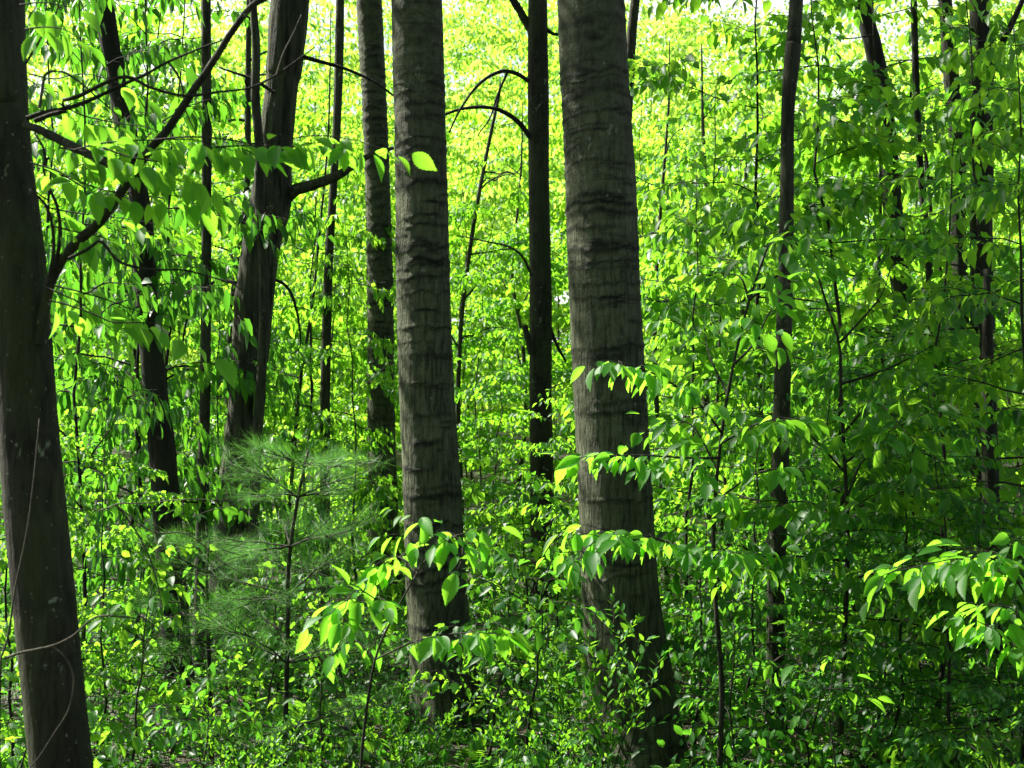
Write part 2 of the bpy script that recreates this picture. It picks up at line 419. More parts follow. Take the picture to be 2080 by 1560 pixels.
def trunk_tree(name, label, cat, pts, Y, mat, H=12., crown=None, sides=24, furrow=0., band=0., step=.05, lump=.05, flare=.35, group=None, dY=0.):
    """pts: (centre x, y, width) in photo pixels down the visible trunk; Y its distance."""
    pts = sorted(pts, key=lambda p: -p[1])
    C = []
    for i, (px, py, w) in enumerate(pts):
        y = Y + dY * (856 - py) / 856.
        p = at(px, py, y); C.append([*p, w / 2 / F * y])
    C = np.array(C)
    b = C[0]; d = C[0] - C[min(1, len(C) - 1)]
    g = gz(b[0], b[1])
    if b[2] > g - .1:                       # carry the foot into the ground
        k = (b[2] - (g - .12)) / max(-d[2], .05)
        foot = b + d * min(k, 3.); foot[2] = g - .12; foot[3] = b[3] * 1.06
        C = np.vstack([foot, C])
    tp = C[-1]; d = C[-1] - C[-2]
    ztop = H
    if tp[2] < ztop:
        sl = d[:2] / max(d[2], .1); dz = ztop - tp[2]
        m1 = tp.copy(); m1[:2] += sl * dz * .4; m1[2] += dz * .45; m1[3] *= .8
        m2 = tp.copy(); m2[:2] += sl * dz * .5; m2[2] = ztop; m2[3] *= .35
        C = np.vstack([C, m1, m2])
    zlen = C[-1, 2] - C[0, 2]
    zv = min(C[-1, 2], CAM_Z + Y * .31)
    S = smooth_line(C, max(20, int(zlen / step)))
    keep = (S[:, 2] < zv) | (np.arange(len(S)) % 8 == 0); keep[-1] = True
    S = S[keep]
    S[:, 3] = np.maximum(S[:, 3], .004)
    base = np.array([C[0, 0], C[0, 1], g])
    th = np.linspace(0, 2 * math.pi, sides, endpoint=False)
    z = S[:, 2][:, None] + 0 * th; r = S[:, 3][:, None]
    cx = np.cos(th)[None] + 0 * z; cy = np.sin(th)[None] + 0 * z
    off = abs(hash(name + str(Y))) % 1 if False else (Y * 3.7 % 7)
    dd = lump * r * (vnoise(np.stack([cx * 1.1 + 5 + off, cy * 1.1 + 5, z * 1.6], -1)) - .5) * 2
    bandv = None
    if furrow:
        n = vnoise(np.stack([cx * sides / 7. + 11 + off, cy * sides / 7. + 11, z * 3.2], -1))
        dd = dd + furrow * (np.abs(n - .5) * 2 - .35)
    if band:
        rg = np.random.default_rng(int(Y * 100)); bandv = np.zeros_like(z)
        wob = (vnoise(np.stack([cx * 2.1 + 9 + off, cy * 2.1 + 9, z * 2.], -1)) - .5) * .045 + (vnoise(np.stack([cx * 7 + 9, cy * 7 + 9 + off, z * 8.], -1)) - .5) * .022
        zz = z.min() + .2
        while zz < zv:
            near = np.clip((zz - .5) / 2.2, 0, 1)
            sg = rg.uniform(.006, .015) * (1.9 if rg.random() < .25 else 1.)
            mask = np.clip((vnoise(np.stack([cx * 1.2 + zz * 31, cy * 1.2 + 4, z * 0 + zz * 17], -1)) - rg.uniform(.15, .55)) / .16, 0, 1)
            bandv = np.maximum(bandv, np.exp(-((z - zz + wob) / sg) ** 2) * mask * rg.uniform(.5, 1.))
            zz += rg.uniform(.025, .10) * (2.2 - 1.4 * near)
        bandv = bandv * (.75 + .5 * vnoise(np.stack([cx * 9 + 3, cy * 9 + 3, z * 20], -1)))
        dd = dd + band * (bandv - .12) + band * .5 * (vnoise(np.stack([cx * 6 + 7, cy * 6 + 7, z * 40], -1)) - .5)
    hz = np.clip(z - g, 0, None)
    dd = dd + r * flare * np.exp(-hz / (1.6 * r + .05)) * (.7 + .6 * np.cos(th * 4 + off)[None])
    W = Wood(); W.tube(S[:, :3], S[:, 3], sides, dd, bandv)
    root = thing(name, label, cat, base, group)
    W.build('trunk', mat, root, origin=base)
    if crown is not None:
        for (ci, dz, sc) in crown:
            me_w, me_l = CANOPY[ci]
            a = np.array([np.interp(dz, S[:, 2], S[:, i]) for i in range(3)])
            ow = link(bpy.data.objects.new('limbs', me_w), root); ol = link(bpy.data.objects.new('crown', me_l), root)
            for o in (ow, ol):
                o.location = [float(v) for v in (a - base)]; o.scale = (sc, sc, sc); o.rotation_euler = (0, 0, Y * 2.3 + ci)
    return root, S, base

def pxline(L, Y, dy=None):
    """photo-pixel polyline -> world points at distance Y (+ per-point offsets)."""
    dy = dy or [0] * len(L)
    return np.array([at(p[0], p[1], Y + e) for p, e in zip(L, dy)])

def add_branch(root, base, pts, r0, r1, mat, n=24, k=7, name='branch', knob=.04, seed=1):
    rng = np.random.default_rng(seed)
    P = smooth_line(pts, n); r = np.linspace(r0, r1, n) * (1 + knob * rng.normal(0, 1, n))
    P[1:-1] += np.cumsum(rng.normal(0, r0 * .04, (n - 2, 3)), 0) * np.sin(np.linspace(0, math.pi, n - 2))[:, None]
    W = Wood(); W.tube(P, r, k); W.build(name, mat, root, origin=base)
    return P

TREES = {}
# the two thick banded trunks
TREES['T9'] = trunk_tree('broadleaf_tree', 'thickest trunk, right of centre, grey bark with dark horizontal bands', 'tree',
    [(1199, 0, 137), (1209, 200, 139), (1220, 400, 144), (1228, 600, 144), (1238, 780, 146), (1250, 1000, 146), (1260, 1200, 150), (1274, 1350, 158), (1285, 1540, 166)],
    7.2, B_ASPEN, 13, [(0, 7.0, 1.0), (1, 9.5, .8)], 56, band=.006, step=.009, lump=.035)
TREES['T7'] = trunk_tree('broadleaf_tree', 'thick banded grey trunk left of the thickest one, rising from dark shrubs', 'tree',
    [(846, 0, 103), (852, 200, 105), (857, 400, 107), (861, 600, 109), (866, 780, 112), (878, 1000, 117), (886, 1200, 118), (905, 1400, 122), (918, 1540, 126)],
    7.8, B_ASPEN, 13, [(1, 7.2, 1.0), (0, 9.8, .8)], 56, band=.0055, step=.009, lump=.035)
T1 = trunk_tree('broadleaf_tree', 'near smooth brown trunk at the left edge with pale lichen spots and forked limbs', 'tree',
    [(-12, -60, 118), (-8, 100, 116), (5, 300, 110), (28, 500, 116), (44, 700, 118), (56, 850, 116), (68, 1000, 120), (92, 1250, 122), (125, 1560, 124)],
    4.4, B_MAPLE, 14, [(0, 10.6, .9)], 40, band=.002, step=.02, lump=.05)
T4 = trunk_tree('broadleaf_tree', 'leaning furrowed dark trunk with a limb reaching right, behind a slim grey stem', 'tree',
    [(592, -20, 76), (572, 180, 64), (556, 330, 74), (551, 400, 86), (530, 500, 80), (515, 620, 80), (503, 780, 76), (490, 940, 78), (480, 1080, 90)],
    9.6, B_OAK, 14, [(0, 7.5, 1.15), (1, 10.2, 1.)], 40, furrow=.016, step=.03, lump=.06)
T2 = trunk_tree('broadleaf_tree', 'dark trunk half hidden in leaves between the near left trunk and the slim straight pole', 'tree',
    [(205, -20, 40), (232, 130, 40), (262, 300, 42), (286, 430, 42), (296, 600, 44), (312, 760, 46), (328, 900, 50), (340, 1060, 56)],
    8.2, B_DARK, 13, [(1, 8.2, 1.3), (0, 10., 1.), (0, 6.7, .7)], 22, furrow=.008, lump=.08)  # extra lowest crown, out of view, added to shade the lower right
T3 = trunk_tree('broadleaf_tree', 'slim straight grey pole of a tree left of the leaning furrowed trunk', 'tree',
    [(418, -20, 19), (419, 250, 20), (419, 500, 20), (417, 780, 21), (414, 900, 22), (411, 1030, 23)],
    9.2, B_GREY, 9, [(1, 6.0, .75)], 14, lump=.08)
T4b = trunk_tree('broadleaf_tree', 'slim grey stem curving up in front of the leaning furrowed trunk', 'tree',
    [(512, -20, 15), (520, 90, 17), (519, 200, 18), (528, 320, 18), (528, 450, 18), (536, 560, 19), (534, 700, 20), (522, 900, 21), (514, 1090, 22)],
    9.0, B_GREY, 8.5, [(0, 5.8, .65)], 14, lump=.08)
T5 = trunk_tree('broadleaf_tree', 'slender dark trunk between the leaning furrowed trunk and the shaggy banded one', 'tree',
    [(691, -20, 16), (689, 100, 18), (684, 250, 17), (676, 400, 17), (668, 520, 18), (664, 640, 19), (661, 780, 20), (660, 1000, 21)],
    11.8, B_GREY, 9, [(1, 6.4, .6)], 14, lump=.08)
T6 = trunk_tree('broadleaf_tree', 'mid-sized banded trunk crossed by leaf sprays, just left of a thick one', 'tree',
    [(748, -20, 52), (760, 200, 50), (768, 400, 50), (772, 600, 53), (773, 780, 54), (776, 930, 56), (782, 1080, 58)],
    12.6, B_ASPEN, 13, [(0, 8.2, 1.)], 30, band=.008, step=.02, lump=.05)
T8 = trunk_tree('broadleaf_tree', 'straight brown trunk between the two thick banded trunks, with drooping branches', 'tree',
    [(1092, -20, 38), (1093, 200, 43), (1095, 400, 43), (1098, 600, 45), (1098, 780, 45), (1100, 950, 47)],
    12.0, B_MAPLE, 12, [(1, 7.8, .9)], 24, lump=.06, band=.003, step=.03)
T10 = trunk_tree('broadleaf_tree', 'slender dark grey trunk standing alone in the right third, slightly kinked near the top', 'tree',
    [(1618, -20, 27), (1610, 100, 33), (1600, 220, 28), (1598, 400, 29), (1596, 560, 31), (1590, 760, 33), (1583, 1000, 35), (1574, 1250, 36), (1578, 1540, 40)],
    7.5, B_GREY, 9.5, [(0, 5.9, .75)], 18, lump=.09)
T9b = trunk_tree('broadleaf_tree', 'thin stem leaning out behind the right edge of the thickest trunk', 'tree',
    [(1292, -20, 20), (1282, 80, 21), (1276, 180, 22), (1262, 400, 24), (1240, 800, 27)], 13.5, B_GREY, 9, None, 12, lump=.08)
for nm, lab, pts, Y, H, cr in [
    ('T11', 'dark leaning trunk broken up by leaves, in the upper right foliage', [(1745, -20, 34), (1772, 90, 36), (1792, 200, 38), (1806, 330, 38), (1816, 450, 39), (1836, 640, 40), (1850, 900, 44)], 12.5, 12, [(1, 8.2, 1.)]),
    ('T12', 'thin dark stem just right of the dark leaning trunk in the right foliage', [(1856, -20, 13), (1862, 200, 14), (1874, 400, 14), (1886, 530, 15), (1905, 900, 17)], 11.5, 8, None),
    ('T13', 'short-looking dark trunk left of the forked one near the upper right corner', [(1918, -20, 28), (1932, 150, 30), (1946, 330, 31), (1946, 480, 32), (1960, 900, 36)], 13.5, 12, [(0, 8.6, 1.)]),
    ('T14', 'forked dark trunk near the upper right corner', [(1988, -20, 38), (1990, 150, 44), (1996, 330, 44), (1994, 480, 45), (2000, 900, 50)], 12.2, 12, [(1, 8.2, .9)]),
    ('T15', 'dark post-like trunk low in the right corner above the leaf litter', [(2012, 1000, 34), (2018, 1250, 36), (2024, 1400, 38), (2030, 1545, 42)], 8.4, 2.6, None)]:
    TREES[nm] = trunk_tree('broadleaf_tree', lab, 'tree', pts, Y, B_DARK, H, cr, 16, lump=.1, furrow=.004)

# slim stems in the bright gaps
for i, (lab, pts, Y) in enumerate([
    ('crooked slim stem in the gap right of the thick left banded trunk', [(1012, 200, 6), (985, 330, 8), (960, 470, 9), (938, 640, 9), (930, 820, 10), (936, 1000, 11)], 14.5),
    ('slim dark stem crossing the gap left of the straight brown trunk', [(1052, 420, 5), (1040, 560, 7), (1062, 700, 8), (1066, 860, 9), (1050, 1010, 10)], 15.5),
    ('slim stem close right of the thickest trunk, in bright leaves', [(1352, 300, 6), (1338, 480, 8), (1330, 640, 9), (1334, 820, 10), (1345, 1000, 11)], 14.),
    ('pale slim stem in bright leaves halfway to the slender lone trunk', [(1432, 350, 8), (1440, 520, 10), (1428, 700, 12), (1434, 850, 13), (1440, 1000, 14)], 16.),
    ('pair-like slim stem just left of the slender lone trunk', [(1512, 500, 10), (1508, 650, 13), (1514, 800, 15), (1518, 950, 17)], 17.),
    ('slim leaning stem between the leaning furrowed trunk and the slender dark one', [(648, 480, 5), (634, 620, 6), (612, 760, 7), (600, 880, 8), (590, 1000, 8)], 12.),
    ('thin bare stem left of the leaning furrowed trunk', [(505, 40, 12), (503, 200, 13), (500, 400, 13), (470, 640, 14), (462, 900, 15)], 13.)]):
    rt, Sx, bs = trunk_tree('slim_tree', lab, 'tree', pts, Y, B_GREY, (CAM_Z + Y * .27 if i in (2, 3) else 5.2) if i < 6 else 9, None, 9, lump=.1)
    rr = np.random.default_rng(600 + i)
    for q in range(7):
        j = int(len(Sx) * rr.uniform(.35, .95)); az = rr.choice([0, math.pi]) + rr.normal(0, .5)
        add_branch(rt, bs, arch(Sx[j, :3], az, rr.uniform(.1, .9), rr.uniform(.4, 1.1), rr, 7, .2, .18), Sx[j, 3] * .5, .003, B_DARK, 14, 5, seed=700 + i * 9 + q)

# limbs of those trees
r, S, b = TREES['T14']
add_branch(r, b, pxline([(1998, 240), (2015, 150), (2040, 90), (2062, 40), (2095, -40)], 12.2), .045, .02, B_DARK, seed=3)
r, S, b = T4
add_branch(r, b, pxline([(570, 410), (600, 385), (640, 372), (690, 350), (740, 318), (800, 300)], 9.6, [0, -.05, -.1, -.15, -.2, -.2]), .05, .012, B_OAK, seed=4)
add_branch(r, b, pxline([(600, 110), (640, 122), (700, 138), (760, 165), (800, 195)], 9.6), .016, .007, B_DARK, seed=5)
add_branch(r, b, pxline([(560, 190), (520, 165), (480, 150), (445, 137)], 9.5), .014, .006, B_DARK, seed=6)
add_branch(r, b, pxline([(480, 575), (440, 570), (405, 600), (380, 650), (368, 720)], 9.5), .014, .005, B_DARK, seed=7)
add_branch(r, b, pxline([(550, 565), (580, 580), (600, 620), (610, 700), (590, 720)], 9.6), .013, .004, B_DARK, seed=8)
r, S, b = T8
add_branch(r, b, pxline([(1078, 280), (1050, 245), (1010, 222), (960, 218), (915, 228), (870, 250)], 11.9, [0, -.05, -.1, -.15, -.2, -.3]), .024, .008, B_DARK, seed=9)
add_branch(r, b, pxline([(1074, 165), (1050, 150), (1020, 145), (985, 160), (955, 190), (930, 230), (912, 270)], 11.9, [0, 0, -.1, -.2, -.2, -.3, -.3]), .02, .007, B_DARK, seed=10)
add_branch(r, b, pxline([(1030, 148), (1010, 195), (995, 240), (970, 275)], 11.8), .012, .005, B_DARK, seed=11)
add_branch(r, b, pxline([(1085, 70), (1060, 30), (1030, -20)], 12.), .04, .03, B_DARK, seed=12)
add_branch(r, b, pxline([(1080, 560), (1060, 520), (1030, 500), (985, 490), (940, 480)], 11.9), .012, .005, B_DARK, seed=13)
add_branch(r, b, pxline([(1080, 720), (1070, 680), (1066, 660)], 11.9), .03, .024, B_MAPLE, seed=14)
add_branch(r, b, pxline([(1112, 650), (1130, 700), (1150, 735)], 12.), .018, .01, B_DARK, seed=15)
add_branch(r, b, pxline([(1110, 60), (1130, 70), (1160, 60)], 12.), .018, .01, B_DARK, seed=16)

# ---- the near left tree: fork, broken limb, twigs and its hanging leaves
r, S, b = T1
add_branch(r, b, pxline([(78, 700), (92, 620), (104, 570), (125, 530), (160, 490), (208, 448), (245, 395), (275, 350), (310, 300), (345, 258), (390, 190), (430, 132), (475, 60), (512, 12), (540, -4), (600, -30)],
    4.35, [0, 0, -.02, -.04, -.06, -.08, -.1, -.12, -.14, -.16, -.18, -.2, -.22, -.25, -.25, -.25]), .018, .0085, B_MAPLE, 60, 10, seed=21)
add_branch(r, b, pxline([(50, 255), (75, 262), (130, 292), (180, 318), (230, 336), (277, 350)], 4.3, [0, -.02, -.05, -.1, -.14, -.18]), .013, .015, B_MAPLE, 30, 10, knob=.05, seed=22)
add_branch(r, b, pxline([(55, 240), (90, 228), (145, 217), (200, 195), (255, 168), (300, 148), (340, 125), (400, 100), (450, 82)], 4.2), .008, .0025, B_TWIG, 30, seed=23)
add_branch(r, b, pxline([(70, 246), (110, 230), (135, 226), (125, 205), (160, 195), (250, 155), (310, 178), (380, 194), (450, 186), (510, 178), (562, 152), (600, 125), (640, 95)], 4.15), .0075, .002, B_TWIG, 40, seed=24)
add_branch(r, b, pxline([(562, 152), (575, 110), (595, 70), (612, 30)], 4.15), .003, .0015, B_PALE, 14, seed=25)
add_branch(r, b, pxline([(340, 125), (360, 150), (372, 185), (375, 220), (400, 275)], 4.2), .004, .0015, B_TWIG, 16, seed=26)
add_branch(r, b, pxline([(112, 545), (122, 480), (115, 420), (95, 370), (88, 335), (100, 320)], 4.3), .007, .004, B_TWIG, 24, seed=27)
add_branch(r, b, pxline([(95, 590), (108, 520), (108, 470), (95, 420), (65, 388)], 4.28), .007, .004, B_TWIG, 24, seed=28)
add_branch(r, b, pxline([(95, 345), (88, 300), (70, 270)], 4.3), .005, .003, B_TWIG, 10, seed=29)
add_branch(r, b, pxline([(80, 220), (88, 170), (95, 148), (125, 145), (160, 165), (200, 200), (240, 235)], 4.2), .005, .002, B_PALE, 20, seed=30)
add_branch(r, b, pxline([(52, 130), (85, 75), (115, 25), (122, -10)], 4.3), .004, .002, B_TWIG, 14, seed=31)
add_branch(r, b, pxline([(140, 525), (180, 505), (205, 490), (240, 530), (300, 547), (370, 548), (420, 560), (470, 575), (490, 590)], 4.15), .0055, .002, B_TWIG, 30, seed=32)
leafrng = np.random.default_rng(31)
LV = Leaves()
def near_twig(L, Y, gap, size, droop=1.0, r0=.003, dy=None, t0=.0, wr=.50):
    P = smooth_line(pxline(L, Y, dy), 24); TW = Wood(); TW.tube(P, np.linspace(r0, .001, 24), 5, cap=False); TW.build('twig', B_TWIG, r, origin=b)
    leaves_along(LV, P, leafrng, gap, size, droop, wr, t0, .45, .7, .03)
near_twig([(60, 150), (110, 160), (170, 150), (230, 165), (290, 190)], 4.5, .032, .074, 1.1)
near_twig([(120, 210), (170, 235), (240, 250), (310, 262), (370, 290)], 4.45, .032, .074, 1.1)
near_twig([(90, 420), (150, 432), (220, 440), (300, 452), (350, 470)], 4.4, .032, .074, 1.1)
near_twig([(120, 300), (180, 310), (240, 330), (300, 345), (380, 372), (430, 400)], 4.12, .021, .071, 1.15)
near_twig([(420, 300), (500, 296), (570, 300), (640, 290), (700, 296)], 4.0, .021, .071, 1.15)
near_twig([(110, 580), (160, 592), (220, 610), (280, 632), (340, 640)], 4.15, .032, .08, .9)
near_twig([(150, 305), (200, 292), (260, 286), (330, 284), (400, 285), (470, 305), (530, 318)], 4.05, .021, .071, 1.15)
near_twig([(300, 286), (380, 278), (450, 282), (520, 292), (580, 283), (650, 275), (720, 285), (770, 300), (820, 300)], 3.95, .021, .071, 1.15)
near_twig([(210, 300), (260, 318), (330, 330), (400, 350), (450, 390)], 4.0, .021, .071, 1.15)
near_twig([(60, 330), (110, 345), (170, 372), (230, 390), (290, 392), (360, 398), (440, 405)], 4.15, .021, .071, 1.15)
near_twig([(110, 460), (150, 470), (190, 478), (235, 490)], 4.2, .026, .085, 1.)
near_twig([(100, 610), (140, 620), (190, 638), (230, 655), (270, 655), (330, 660), (390, 690), (430, 715)], 4.05, .034, .082, .9)
near_twig([(95, 585), (130, 600), (170, 620), (215, 660), (250, 690)], 4.15, .034, .08, .9)
near_twig([(50, 60), (90, 55), (130, 60), (165, 80)], 4.0, .028, .085, 1.)
near_twig([(40, 10), (90, 5), (150, 15)], 4.1, .028, .085, 1.)
LV.build('foliage', M_NEAR, T_NEAR, r, origin=b)

# bare vine at the lower left and arching dead twigs beside the near trunk
def twig_thing(name, label, cat, lines, mat, Y, foot):
    fx = at(foot[0], foot[1], Y); base = np.array([fx[0], fx[1], gz(fx[0], fx[1])])
    root = thing(name, label, cat, base)
    for i, (L, r0, r1) in enumerate(lines):
        P = pxline(L, Y)
        if i == 0: P = np.vstack([base - [0, 0, .05], P])
        add_branch(root, base, P, r0, r1, mat, 34, 7, 'stem', .06, 40 + i)
    return root
twig_thing('vine', 'bare brown vine hanging against the foot of the near left trunk', 'vine',
    [([(0, 1420), (5, 1330), (18, 1290), (30, 1200), (55, 1080), (70, 960), (80, 850)], .0055, .002),
     ([(8, 1338), (45, 1325), (105, 1312), (150, 1290), (190, 1255), (240, 1252), (300, 1262), (345, 1290), (410, 1290), (475, 1288)], .004, .0012),
     ([(105, 1312), (135, 1340), (150, 1380), (140, 1440), (110, 1490), (70, 1550), (20, 1600)], .0032, .0015)], B_PALE, 4.15, (0, 1560))
twig_thing('dead_branch', 'pale bare forked twig crossing low right of the near left trunk', 'branch',
    [([(75, 1035), (130, 1031), (195, 1038), (235, 1024), (300, 1022), (380, 1014), (470, 1018)], .005, .0016),
     ([(235, 1024), (280, 1085), (310, 1150), (330, 1230)], .003, .002),
     ([(240, 1030), (310, 1080), (380, 1085), (450, 1140), (520, 1180)], .003, .0014)], B_PALE, 4.9, (75, 1500))

# ------------------------------------------------------------------ saplings drawn from the photograph
def explicit_sapling(name, label, stem, Y, r0, branches, leafmat, leaf=.085, seed=1, tpl=T_MID, twig_len=.26, twig_gap=.06, leaf_gap=.03, droop=.95, dY=None, wr=.49):
    rng = np.random.default_rng(seed)
    P = pxline(stem, Y); x, y = P[0][:2]; base = np.array([x, y, gz(x, y)])
    if P[0][2] > base[2]: P = np.vstack([base - [0, 0, .05], P])
    S = smooth_line(P, 30)
    W = Wood(); W.tube(S, np.linspace(r0, r0 * .3, 30), 8); LV = Leaves()
    for L, Yb, lf in branches:
        B = smooth_line(pxline(L, Y, [Yb * i / (len(L) - 1) for i in range(len(L))]), 12)
        W.tube(B, np.linspace(r0 * .45, .0014, 12), 5, cap=False)
        leafy_branch(W, LV, B, rng, twig_len, twig_gap, leaf_gap, lf or leaf, .2, droop, wr=wr)
    root = thing(name, label, 'sapling', base)
    W.build('stem', B_TWIG, root, origin=base); LV.build('foliage', leafmat, tpl, root, origin=base)
    return root
explicit_sapling('sapling', 'tall thin sapling right of the thickest trunk, its sprays reaching across that trunk',
    [(1462, 1560), (1466, 1390), (1452, 1200), (1450, 1050), (1466, 880), (1490, 740), (1522, 610), (1560, 500)], 6.3, .014,
    [([(1466, 880), (1420, 820), (1350, 770), (1290, 745), (1240, 735)], -.7, 0), ([(1462, 930), (1400, 930), (1300, 925), (1185, 928)], -.5, 0),
     ([(1452, 1150), (1400, 1120), (1320, 1090), (1240, 1085), (1150, 1140)], -.8, 0), ([(1452, 1180), (1500, 1130), (1480, 1120)], -.5, 0),
     ([(1490, 740), (1530, 700), (1560, 640), (1600, 570)], -.4, 0), ([(1478, 800), (1440, 720), (1430, 660)], .4, 0),
     ([(1460, 960), (1400, 860), (1330, 880)], .2, 0), ([(1522, 610), (1600, 540), (1650, 490)], -.3, 0),
     ([(1466, 900), (1540, 860), (1620, 850)], -.4, 0), ([(1452, 1020), (1540, 960), (1640, 950)], -.3, 0), ([(1522, 610), (1500, 560), (1440, 560)], .2, 0)],
    M_NEAR, .088, 51, T_NEAR)
explicit_sapling('sapling', 'forked dark sapling with flat layered sprays, right of the slender lone trunk',
    [(1705, 1560), (1715, 1300), (1722, 1100), (1717, 960), (1708, 800), (1705, 700), (1680, 620), (1655, 540)], 6.6, .016,
    [([(1706, 695), (1740, 660), (1790, 600), (1810, 540)], .2, 0), ([(1717, 960), (1640, 880), (1560, 850)], -.4, 0),
     ([(1717, 940), (1800, 880), (1900, 830)], -.5, 0), ([(1720, 1060), (1640, 1020), (1560, 1030)], -.4, 0), ([(1720, 1040), (1830, 1000), (1950, 990)], -.5, 0),
     ([(1722, 1140), (1620, 1130), (1530, 1150)], -.5, 0), ([(1715, 1180), (1850, 1150), (1990, 1160)], -.8, 0), ([(1655, 540), (1600, 480), (1560, 500)], -.2, 0),
     ([(1708, 780), (1800, 750), (1900, 700)], -.2, 0), ([(1712, 880), (1780, 820), (1860, 900)], -.6, 0), ([(1720, 1010), (1760, 930), (1830, 940)], .5, 0)],
    M_LEAF, .085, 52, T_NEAR, .42)
explicit_sapling('sapling', 'bright young sapling before the thick left banded trunk, lit leaves in tiers',
    [(732, 1600), (740, 1480), (762, 1340), (800, 1250), (850, 1160), (890, 1100)], 5.0, .008,
    [([(800, 1250), (760, 1215), (720, 1200), (690, 1260)], -.2, 0), ([(762, 1340), (850, 1300), (950, 1285), (1030, 1290)], -.3, 0), ([(850, 1160), (800, 1130), (760, 1180)], .2, 0),
     ([(890, 1100), (920, 1090), (950, 1110)], -.2, 0), ([(762, 1340), (720, 1300), (690, 1320)], .1, 0), ([(870, 1130), (860, 1090), (880, 1060)], -.1, 0)],
    M_NEAR, .085, 53, T_NEAR, .2, .05, .028)
explicit_sapling('sapling', 'low sapling with two sunlit leaf sprays at the right edge, over dark foliage',
    [(2120, 1560), (2110, 1350), (2090, 1200)], 5.2, .01,
    [([(2105, 1250), (2050, 1160), (1980, 1130), (1800, 1165)], -.3, 0), ([(2100, 1220), (2060, 1140), (2010, 1120)], -.2, 0), ([(2110, 1330), (2060, 1240), (2000, 1230)], .1, 0),
     ([(2110, 1350), (2040, 1290), (1960, 1250)], -.1, 0)], M_NEAR, .09, 54, T_NEAR, .26)
explicit_sapling('sapling', 'spindly sapling with a few pale green leaves low in front of the slender lone trunk',
    [(1700, 1600), (1690, 1500), (1672, 1400), (1640, 1370), (1600, 1350)], 5.4, .005,
    [([(1672, 1400), (1720, 1400), (1755, 1415)], 0, 0), ([(1690, 1480), (1650, 1440), (1630, 1450)], 0, 0), ([(1640, 1370), (1600, 1330), (1570, 1345)], 0, 0), ([(1680, 1430), (1700, 1340), (1730, 1290)], .1, 0)],
    M_NEAR, .075, 55, T_NEAR, .1, .12, .06)

# ------------------------------------------------------------------ understory trees
def proto(name, cat, seed, leafmat, tpl, barkmat, smooth=True, **kw):
    W, LV, st = grow(np.random.default_rng(seed), **kw)
    root = thing(name, '', cat, (0, 0, -500))
    W.build('trunk', barkmat, root); LV.build('foliage', leafmat, tpl, root, smooth=smooth)
    return root
used = set()
def place(p, px, Y, H, H0, label, rz=None, group=None, x=None, sq=1.):
    x = (px - 1040) / F * Y if x is None else x
    z = gz(x, Y)
    s = H / H0; rz = random.random() * 6.28 if rz is None else rz
    if p.name not in used:
        used.add(p.name); p.location = (x, Y, z - .03); p.rotation_euler = (0, 0, rz); p.scale = (s * sq, s * sq, s)
        p['label'] = label
        if group: p['group'] = group
        return p
    return dup(p, (x, Y, z - .03), rz, (s * sq, s * sq, s), label, group)

US = [proto('understory_tree', 'tree', 100 + i, M_LEAF if i != 2 else M_DEEP, T_MID if i != 1 else T_MAPLE, B_TWIG, H=4.2, nb=23, elev=(.05, .45), sag=.2, spread=1.55, t0=.1, leaf=.09, twig_len=.45, twig_gap=.1, leaf_gap=.04, r=.022, shape=lambda t: (1 - t) ** .45) for i in range(4)]
US.append(proto('understory_tree', 'tree', 120, M_DEEP, T_MID, B_TWIG, H=4.2, nb=28, spread=1.4, t0=.2, leaf=.098, twig_len=.42, twig_gap=.12, leaf_gap=.05, r=.02, droop=1.3, shape=lambda t: (1 - t) ** .45))
LO = [proto('leafy_shrub', 'shrub', 200 + i, M_DEEP if i in (1, 2) else M_LEAF, T_MID if i != 3 else T_MAPLE, B_TWIG, H=1.3, nb=16, spread=.75, t0=.15, leaf=.07, twig_len=.24, twig_gap=.085, leaf_gap=.042, r=.009, lean=.12, sub=2) for i in range(4)]

